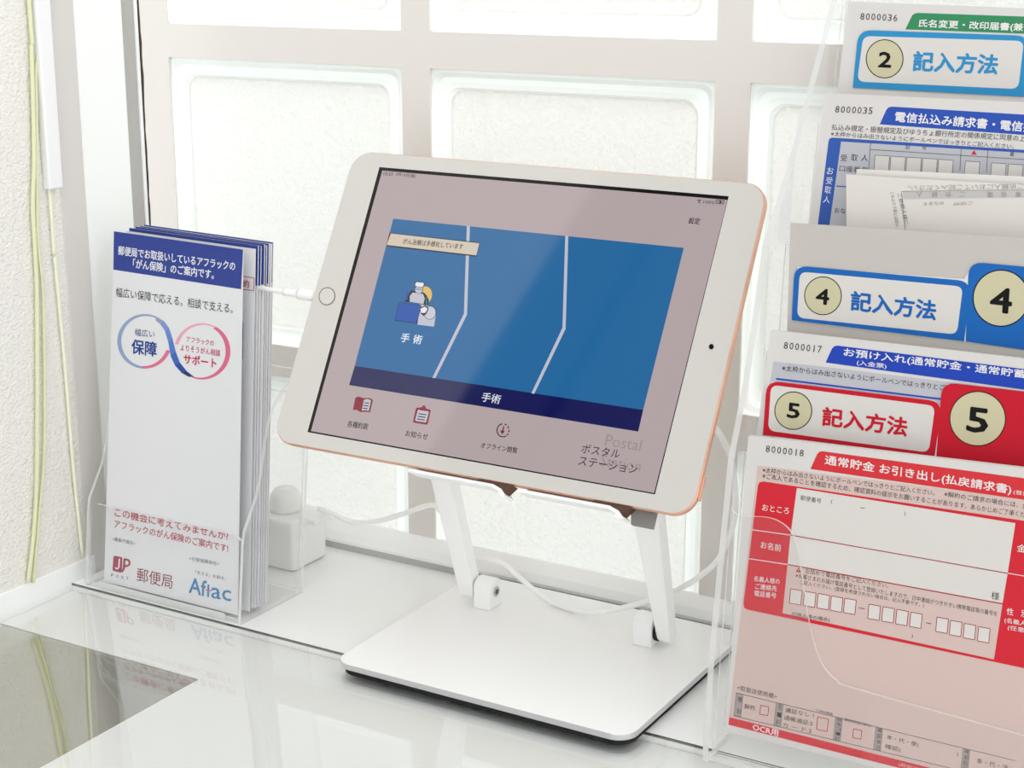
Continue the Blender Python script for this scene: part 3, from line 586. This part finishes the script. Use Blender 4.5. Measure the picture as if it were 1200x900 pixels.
for ch, x in (('受', 984.6), ('取', 997.0), ('人', 1009.0)): S.text(ch, (x, 188.6), (x + 7.6, 189.1), 7.8, DG)
S.text('口座番号', (983.4, 200.6), (1016.6, 203.2), 7, DG)
S.line((1020.5, 166.5), (1017.5, 206), 0.7, GR, 3); S.line((1020.0, 175.2), (1210, 187.5), 0.7, GR, 3); S.line((1126.5, 173.6), (1125, 200), 0.7, GR, 3); S.line((1157.8, 175.5), (1156, 202), 0.7, GR, 3)
for k, x in enumerate((1025.6, 1044.2, 1062.9, 1081.6, 1100.2, 1131.4, 1162.2, 1182.0)):
    y = 181.8 + (x - 1025.6) * 0.066; q = [(x, y), (x + 17, y + 1), (x + 15.2, y + 24), (x - 1.8, y + 23)]; S.poly(q, fwhite, 2); S.frame(q, 0.6, GR, 3)
S.text('記', (1061, 174.8), (1066, 175.1), 5, DG); S.text('号', (1080.4, 176.0), (1085.4, 176.3), 5, DG); S.text('番', (1183.2, 183.0), (1188.2, 183.3), 5, DG)
S.poly([(1141.6, 175.8), (1144.8, 181.4), (1138.2, 181.0)], REDC, 3)
S.line((980, 218), (1180, 231), 1.2, BT, 3); S.text('おなまえ', (977.6, 249.4), (1005, 251.4), 6, DG)
tag(S.make('form_pad'), 'form pad with a royal blue title tab and number boxes, second from the top', 'form pad', 'form pads in the tiered rack')
# --- loose folded slips
pl = lean(0.7405, 0.10); S = Sheet(pl, up=(0.12, -1)); S.body([(1004, 198), (1360, 214), (1350, 300), (998, 275)], 0.0003, mat('thin_paper', (226, 222, 216), 0.7))
tag(S.make('loose_slip'), 'thin paper slip peeking out behind the turned over slip', 'slip')
S = Sheet(off(pl, 0.003), up=(0.06, -1)); S.body([(991.6, 204.3), (1050, 208.0), (1360, 226), (1350, 300), (992, 268)], 0.0004, mat('slip_paper', (220, 216, 208), 0.7))
FG = ink((160, 156, 154)); dn = (-0.02, 1)
S.text('ご依頼人においてご記入ください。', (1199, 208.0 + 7), (1064, 217.5), 6.4, FG, 0, 3, up=dn); S.poly([(1058, 224.6), (1201, 222.6), (1201, 231.5), (1058.6, 233.4)], ink((206, 203, 200)), 1)
S.frame([(1056.5, 224.3), (1290, 221.0), (1290, 290), (1061.5, 280)], 0.7, FG, 2)
for ch, x in (('人', 1077), ('頼', 1095), ('依', 1111), ('ご', 1127), ('電', 1160), ('信', 1176), ('書', 1193)): S.text(ch, (x + 4, 224.6), (x - 3, 224.8), 6.4, FG, 0, 3, up=dn)
S.text('おなまえ', (1106, 236), (1082, 237), 4, FG, 0, 3, up=dn); S.text('ご住所', (1140, 236), (1117, 237), 4, FG, 0, 3, up=dn)
S.text('ご依頼人様に、', (1051.4, 227), (1060.5, 266), 5.6, ink((120, 116, 116)), 0.0, 3, up=(1, -0.02)); S.text('これより下部には記入', (1043.0, 225), (1050.0, 266), 4.6, ink((120, 116, 116)), 0.0, 3, up=(1, -0.02))
tag(S.make('loose_slip'), 'upside down printed slip standing between the blue 4 card and the pad behind', 'slip')
# --- guide card 4 with blank backing
pl = PLN['4']; S = Sheet(pl, up=(0.05, -1)); S.body([(926.3, 261.3), (1360, 290), (1350, 440), (921.5, 410)], 0.0022, mat('grey_backing_paper', (192, 187, 180), 0.7))
tag(S.make('form_pad'), 'blank topped grey paper pad behind the blue card numbered 4', 'form pad', 'form pads in the tiered rack')
S = Sheet(off(pl, 0.0006), up=(0.06, -1)); S.body([(935, 312.5), (1130, 327), (1142, 309.0), (1380, 330), (1370, 430), (928, 375.8)], 0.0004, ink((236, 236, 234)))
B4 = (28, 106, 188)
guide(S, [(931.0, 311.0), (1138.2, 329.6), (1130.0, 400.2), (927.8, 375.4)], [(937.4, 318.2), (1128.6, 335.8), (1121.4, 392.0), (934.0, 372.2)], B4, (964.6, 346.6), (21.4, 22.0), '4', ((956.4, 355.2), (970.8, 357.0), 17.4), (997, 363.2), (1096, 375.0), 22.0)
S.rr([(1135.4, 306.6), (1385, 329.5), (1370, 434), (1131.6, 400.2)], [17, 0, 0, 0], ink(B4), 2); S.ell((1173.2, 349.4), 33.4, 33.6, K0, 3); S.ell((1173.2, 349.4), 32.0, 32.2, CREAM, 4)
S.text('4', (1160.6, 364.2), (1184.4, 367.0), 27.6, K0, 0.05, 5)
tag(S.make('guide_card'), 'blue guide card numbered 4 on the middle tier of the rack', 'guide card', 'how-to-fill-in guide cards')
# --- 8000017
pl = PLN['17']; S = Sheet(pl, up=(0.09, -1)); S.body([(903, 387), (1360, 438), (1340, 620), (880, 560)], 0.003, fpaper)
serial(S, '8000017', 918.4, 6.6, 408.6, 0.75, 8.0)
S.poly([(906.5, 423.5), (967.6, 430), (1360, 478), (1340, 580), (890, 530)], fgrey, 1)
B7 = ink((36, 72, 186)); S.poly([(967.6, 424.8), (975, 408.5), (978, 405.6), (982, 405.0), (1360, 452.6), (1360, 478.5)], B7, 2)
S.text('お預け入れ(通常貯金・通常貯蓄貯金)', (988.4, 418.4), (1236, 449.0), 10.8, LW, 0.02); S.text('(入金票)', (1004, 428.4), (1038.6, 433.2), 6.8, LW, 0.01)
S.text('※太枠からはみ出さないようにボールペンではっきりとご記入', (916.4, 434.4), (1122, 459.6), 7.0, DG, 0.004); S.line((909.5, 443.8), (1240, 484.5), 2.0, B7, 3)
tag(S.make('form_pad'), 'form pad with a dark blue title tab directly behind the red card numbered 5', 'form pad', 'form pads in the tiered rack')
S = Sheet(off(pl, 0.0009), up=(0.08, -1)); S.body([(904, 447.2), (1094, 469.0), (1102, 476), (1110, 450), (1380, 478), (1360, 590), (894, 510)], 0.0004, ink((238, 236, 232)))
guide(S, [(898.6, 445.8), (1104.4, 470.6), (1095.4, 534.6), (894.0, 509.8)], [(903.6, 451.0), (1096.0, 475.6), (1088.4, 530.4), (900.0, 504.6)], (208, 26, 48), (929.8, 481.2), (21.5, 21.8), '5', ((922.6, 488.8), (936.4, 490.6), 16.8), (963.4, 498.2), (1062, 511.2), 21.2)
S.rr([(1104.0, 447.6), (1385, 480.0), (1365, 592), (1097.2, 534.8)], [17, 0, 0, 0], RED5, 2); S.ell((1145.8, 490.6), 33.2, 32.4, K0, 3); S.ell((1145.8, 490.6), 32.0, 31.2, CREAM, 4)
S.text('5', (1133.0, 504.6), (1156.4, 507.6), 27.4, K0, 0.05, 5)
tag(S.make('guide_card'), 'red guide card numbered 5 above the withdrawal form', 'guide card', 'how-to-fill-in guide cards')
# --- 8000018, the front form
pl = PLN['18']; S = Sheet(pl, up=(0.08, -1)); S.body([(877, 511), (1200, 549), (1480, 584), (1480, 1010), (1200, 941), (850, 857)], 0.004, fpaper)
S.poly([(888, 545.5), (1200, 585), (1480, 622), (1470, 1000), (1200, 931), (853.6, 846)], fpink, 1)
serial(S, '8000018', 897.4, 6.6, 529.8, 0.8, 7.8)
RT = ink((222, 56, 62)); S.poly([(949.8, 549.6), (957.6, 532.4), (960.4, 529.4), (964, 528.8), (1480, 598), (1480, 626)], RT, 2)
S.text('通常貯金 お引き出し(払戻請求書)', (966.4, 545.6), (1184.6, 580.6), 12.6, LW, 0.02); S.text('(普通', (1187.6, 579.6), (1206, 582.6), 6, LW)
S.text('※太枠からはみ出さないようにボールペンではっきりとご記入ください。', (893.4, 553.6), (1095, 580.8), 6.4, DG, 0.003); S.text('※解約のご請求の場合には、金融', (1106.4, 581.8), (1212, 597.6), 6.4, DG, 0.003)
S.text('※ご本人であることを確認するため、確認資料の提示をお願いすることがあります。あらかじめご了承ください', (893.4, 560.6), (1214, 608.4), 6.6, DG, 0.003)
fo = [(888.2, 569.0), (890, 565.2), (895, 564.2), (1200, 610.2), (1480, 653), (1470, 850), (1200, 783.0), (877, 714.6), (872.6, 712.6), (871.2, 708.0)]
S.poly(fo, REDC, 2)
S.poly([(934, 571.8), (1190, 613.0), (1181, 671.2), (926.6, 626.4)], fwhite, 3); S.poly([(926.4, 627.4), (1180.8, 672.4), (1175, 706.8), (923.2, 660.8)], fwhite, 3); S.poly([(923.0, 662.0), (1174.8, 708.2), (1164.8, 772.6), (917.2, 718.4)], fpink, 3)
S.line((881, 620.6), (926.4, 627.0), 1.1, fwhite, 4); S.line((878, 654.6), (923, 661.4), 1.1, fwhite, 4); S.line((926.4, 627.0), (1181, 671.8), 1.0, MAR, 4); S.line((923, 661.4), (1175, 707.5), 1.0, MAR, 4); S.line((1181, 671.6), (1300, 692), 1.0, fwhite, 4)
for t, a, b, h in (('おところ', (893.2, 598.0), (924.6, 602.4), 7.4), ('お名前', (891.4, 642.2), (915.2, 646.6), 8.4), ('名義人様の', (883.4, 681.0), (913.6, 684.8), 6.6), ('ご連絡先', (885.0, 690.0), (910.4, 693.2), 6.8), ('電話番号', (884.0, 698.2), (909.6, 701.6), 6.8), ('金額', (1191.6, 646.2), (1214, 650), 9), ('性', (1179.6, 720.0), (1187.4, 721.2), 8), ('別', (1196.6, 722.4), (1204, 723.6), 8), ('(名義人様', (1177, 730.2), (1210, 736.0), 6.8), ('(任意)', (1180.8, 738.6), (1203.0, 742.6), 6.6)): S.text(t, a, b, h, LW, 0.004, 4)
S.text('郵便番号', (938, 586.0), (962.4, 590.2), 6.0, DG, 0.003, 4); S.text('(', (973.6, 590.8), (975.4, 591.0), 5.6, DG, 0, 4); S.line((1008.6, 594.8), (1013.4, 595.6), 0.8, DG, 4); S.text(')', (1059.4, 604.6), (1061.2, 604.9), 5.6, DG, 0, 4)
S.text('様', (1161.4, 702.0), (1170.8, 704.0), 9.4, K0, 0, 4); S.poly([(936.2, 664.8), (939.0, 671.0), (932.6, 670.2)], RE, 4); S.line((936.0, 667.2), (935.8, 669.0), 0.6, fwhite, 5)
S.text('左詰めで電話番号をご記入ください。', (943.4, 671.4), (1041, 689.2), 5.8, DG, 0.003, 4); S.text('※お客さまのお届け電話番号として登録いたしますので、日中連絡がつきやすい携帯電話等の番号を', (932.4, 677.0), (1168.6, 722.4), 6.0, DG, 0.003, 4)
S.text('ご記入ください。(登録を希望されない場合は、記入不要です。)', (937.4, 685.2), (1082.6, 712.4), 5.8, DG, 0.003, 4)
for x, y in ((926.8, 689.8), (943.0, 692.6), (959.0, 695.4), (974.6, 698.2), (990.2, 700.9), (1018.6, 707.8), (1035.0, 710.8), (1051.2, 714.0), (1067.6, 717.2), (1098.2, 723.0), (1114.2, 726.8), (1130.4, 730.4), (1147.0, 734.2)):
    q = [(x, y), (x + 13.4, y + 2.4), (x + 11.8, y + 19.2), (x - 1.6, y + 16.8)]; S.poly(q, fwhite, 4); S.frame(q, 0.8, MAR, 5)
S.line((1006.4, 712.0), (1013.4, 713.4), 0.8, DG, 4); S.line((1085.2, 729.6), (1091.6, 731.0), 0.8, DG, 4)
S.text('代理人等の場合(', (927.4, 722.6), (972.4, 730.0), 6.0, DG, 0.003, 5); S.text(')', (1068, 747.8), (1069.8, 748.2), 5, DG, 0, 4)
def yb(x, k=0): return 811.6 + (x - 862.7) * 0.2440 + k        # top line of the lower table
S.text('<取扱店使用欄>', (863.8, 808.6), (910.2, 819.4), 6.2, DG, 0.003)
S.line((862.7, 811.8), (1190, yb(1190)), 0.7, GR, 3); S.line((860, 838.8), (1186, yb(1186) + 27.0), 0.7, GR, 3)
for x, t in ((862.9, '種別'), (909.8, 'モード'), (979.4, '特殊コード'), (1026.6, '確認状況'), (1128.8, '確認区分')):
    q = [(x, yb(x)), (x + 8, yb(x + 8)), (x + 5.2, yb(x + 5.2) + 27), (x - 2.8, yb(x - 2.8) + 27)]; S.poly(q, ink((176, 166, 160)), 2); S.frame(q, 0.5, GR, 3); n = len(t)
    for i, ch in enumerate(t):
        yy = yb(x + 1) + 27 * (i + 0.85) / n; hh = min(6, 20 / n)
        if n == 2: yy = yb(x + 1) + (10 if i == 0 else 24)
        S.text(ch, (x + 1.6 - i * 2.4 / n, yy), (x + 6.6 - i * 2.4 / n, yy + 1.2), hh, DG, 0, 4)
S.text('解約', (872.2, 830.2), (884.4, 833.0), 6, DG); S.text('通証なし 1', (920, 834.4), (953.4, 841.2), 5.6, DG); S.text('通帳通証:2', (918.6, 843.4), (952.2, 851.0), 5.8, DG); S.text('カ ー ド:3', (917.2, 852.0), (950.6, 859.4), 5.4, DG)
S.text('口座記載欄', (957, 833.8), (975.6, 838.6), 3.2, DG); S.text('解約処理に限る。', (990, 845.0), (1022, 853.0), 4, DG)
for x, y, w, h in ((891.6, 826.4, 9.4, 10.4), (958.2, 840.0, 12.6, 14.6), (1000.4, 854.0, 9.8, 10.2)): S.frame([(x, y), (x + w, y + w * 0.2), (x + w - 1.2, y + h + w * 0.2), (x - 1.2, y + h)], 0.9, ink((206, 84, 96)), 3)
S.text('本・代・使(', (1038.8, 866.8), (1076.6, 876.4), 6.2, DG); S.text('確認(', (1037, 877.6), (1055.6, 882.2), 6.2, DG); S.text(')', (1121, 886.6), (1122.8, 887.0), 6, DG); S.text('本・代・法', (1144.4, 894.0), (1181, 903.0), 6.4, DG)
S.poly([(854.8, 840.3), (1200, 927.6), (1480, 1000), (1480, 1010), (1200, 937.0), (853.7, 849.2)], REDC, 2)
S.text('OCR用', (882.2, 855.6), (911.8, 863.2), 7.6, LW, 0.02); S.text('(取扱店保存用)', (1053, 898.4), (1100, 910.2), 5, fpink)
tag(S.make('form_pad'), 'red and pink withdrawal form pad, foremost and lowest in the rack', 'form pad', 'form pads in the tiered rack')

# ------------------------------------------------------------------ right acrylic rack
a18 = 0.6745 * K
xr0 = -0.2885
xr1 = max(PLN['18'].at(1480, 584).x, PLN['18'].at(1480, 1010).x, PLN['35'].at(1360, 127).x, PLN['4'].at(1385, 330).x, PLN['36'].at(1400, 49).x) + 0.006
prof = [(0.678, 0.0004), (0.682, 0.056), (0.697, 0.150), (0.712, 0.184), (0.730, 0.248), (0.758, 0.282), (0.807, 0.357), (0.826, 0.375), (0.8305, 0.375), (0.822, 0.020), (0.822, 0.0004)]
for x in (xr0, xr1): prism('side_panel', [(x, y, z) for y, z in prof], (0.003, 0, 0), acr, fr, edge=edge)
def fpx(pts, pl): return [pl.at(x, y) for x, y in pts]
fpl = lean(a18 - 0.0042, 0.0965)
fl_ = [fpl.at(x, y) for x, y in [(858, 590), (860, 598), (865, 602.5), (880, 604.5), (898, 605.5), (912, 609.5), (924, 618), (932, 630), (937, 650), (943, 690), (949, 728), (957, 760), (967, 782), (982, 797), (1004, 806.5), (1200, 861)]]
fl_ = smooth_pts(fl_, 4)
rr_ = fpl.at(1480, 938)
zb = 0.003
X_ = xr0 + 0.003
lft = [Vector((X_, fpl.p.y + 0.0965 * 0.150, 0.150))]
pts = [Vector((max(p.x, X_), p.y, p.z)) for p in fl_] + [Vector((xr1, fpl.p.y + 0.0965 * rr_.z, rr_.z)), Vector((xr1, fpl.p.y + 0.0965 * zb, zb)), Vector((X_, fpl.p.y + 0.0965 * zb, zb))]
prism('front_panel', pts, (0, -0.0012, 0.0), acr, fr, edge=edge)
prism('floor_panel', [(X_, 0.6795, 0.003), (xr1, 0.6795, 0.003), (xr1, 0.8215, 0.003), (X_, 0.8215, 0.003)], (0, 0, -0.0026), acr, fr, edge=edge)
for nm, key, z0, z1 in (('divider', '18', 0.012, 0.150), ('divider', '17', 0.05, 0.195), ('divider', '4', 0.09, 0.245), ('divider', '35', 0.13, 0.300), ('back_panel', '36', 0.012, 0.372)):
    p = PLN[key]; t = p.n.z / -p.n.y; a0 = p.p.y + 0.0052 + (0.0008 if key != '36' else -0.002)
    prism(nm, [(X_, a0 + t * z0, z0), (xr1, a0 + t * z0, z0), (xr1, a0 + t * z1, z1), (X_, a0 + t * z1, z1)], (0, 0.0018, 0), acr, fr, edge=edge)
box('slot_strip', -0.268, -0.252, fpl.p.y - 0.0065, fpl.p.y - 0.0030, 0.0002, 0.0022, edge, fr, bevel=0.0004)

# ================================================================== LIGHT
w = bpy.data.worlds.new('w'); bpy.context.scene.world = w; w.use_nodes = True
bg = w.node_tree.nodes['Background']; bg.inputs[0].default_value = (0.975, 0.982, 1.0, 1); bg.inputs[1].default_value = 1.31
def area(name, loc, target, size, power, col=(1, 1, 1)):
    l = bpy.data.lights.new(name, 'AREA'); l.shape = 'RECTANGLE'; l.size, l.size_y = size; l.energy = power; l.color = col
    o = bpy.data.objects.new(name, l); C.objects.link(o); o.location = loc; o.rotation_euler = (Vector(target) - Vector(loc)).to_track_quat('-Z', 'Y').to_euler(); return o
sun = bpy.data.lights.new('daylight', 'SUN'); sun.energy = 4.2; sun.angle = 0.9; so = bpy.data.objects.new('daylight', sun); C.objects.link(so); so.rotation_euler = (math.radians(-50), 0, math.radians(-12))
sc = bpy.context.scene
sc.view_settings.view_transform = 'Standard'; sc.view_settings.look = 'None'; sc.view_settings.exposure = 0.30; sc.view_settings.gamma = 1.0; sc.view_settings.use_curve_mapping = False
sc.cycles.transparent_max_bounces = 32; sc.cycles.max_bounces = 14
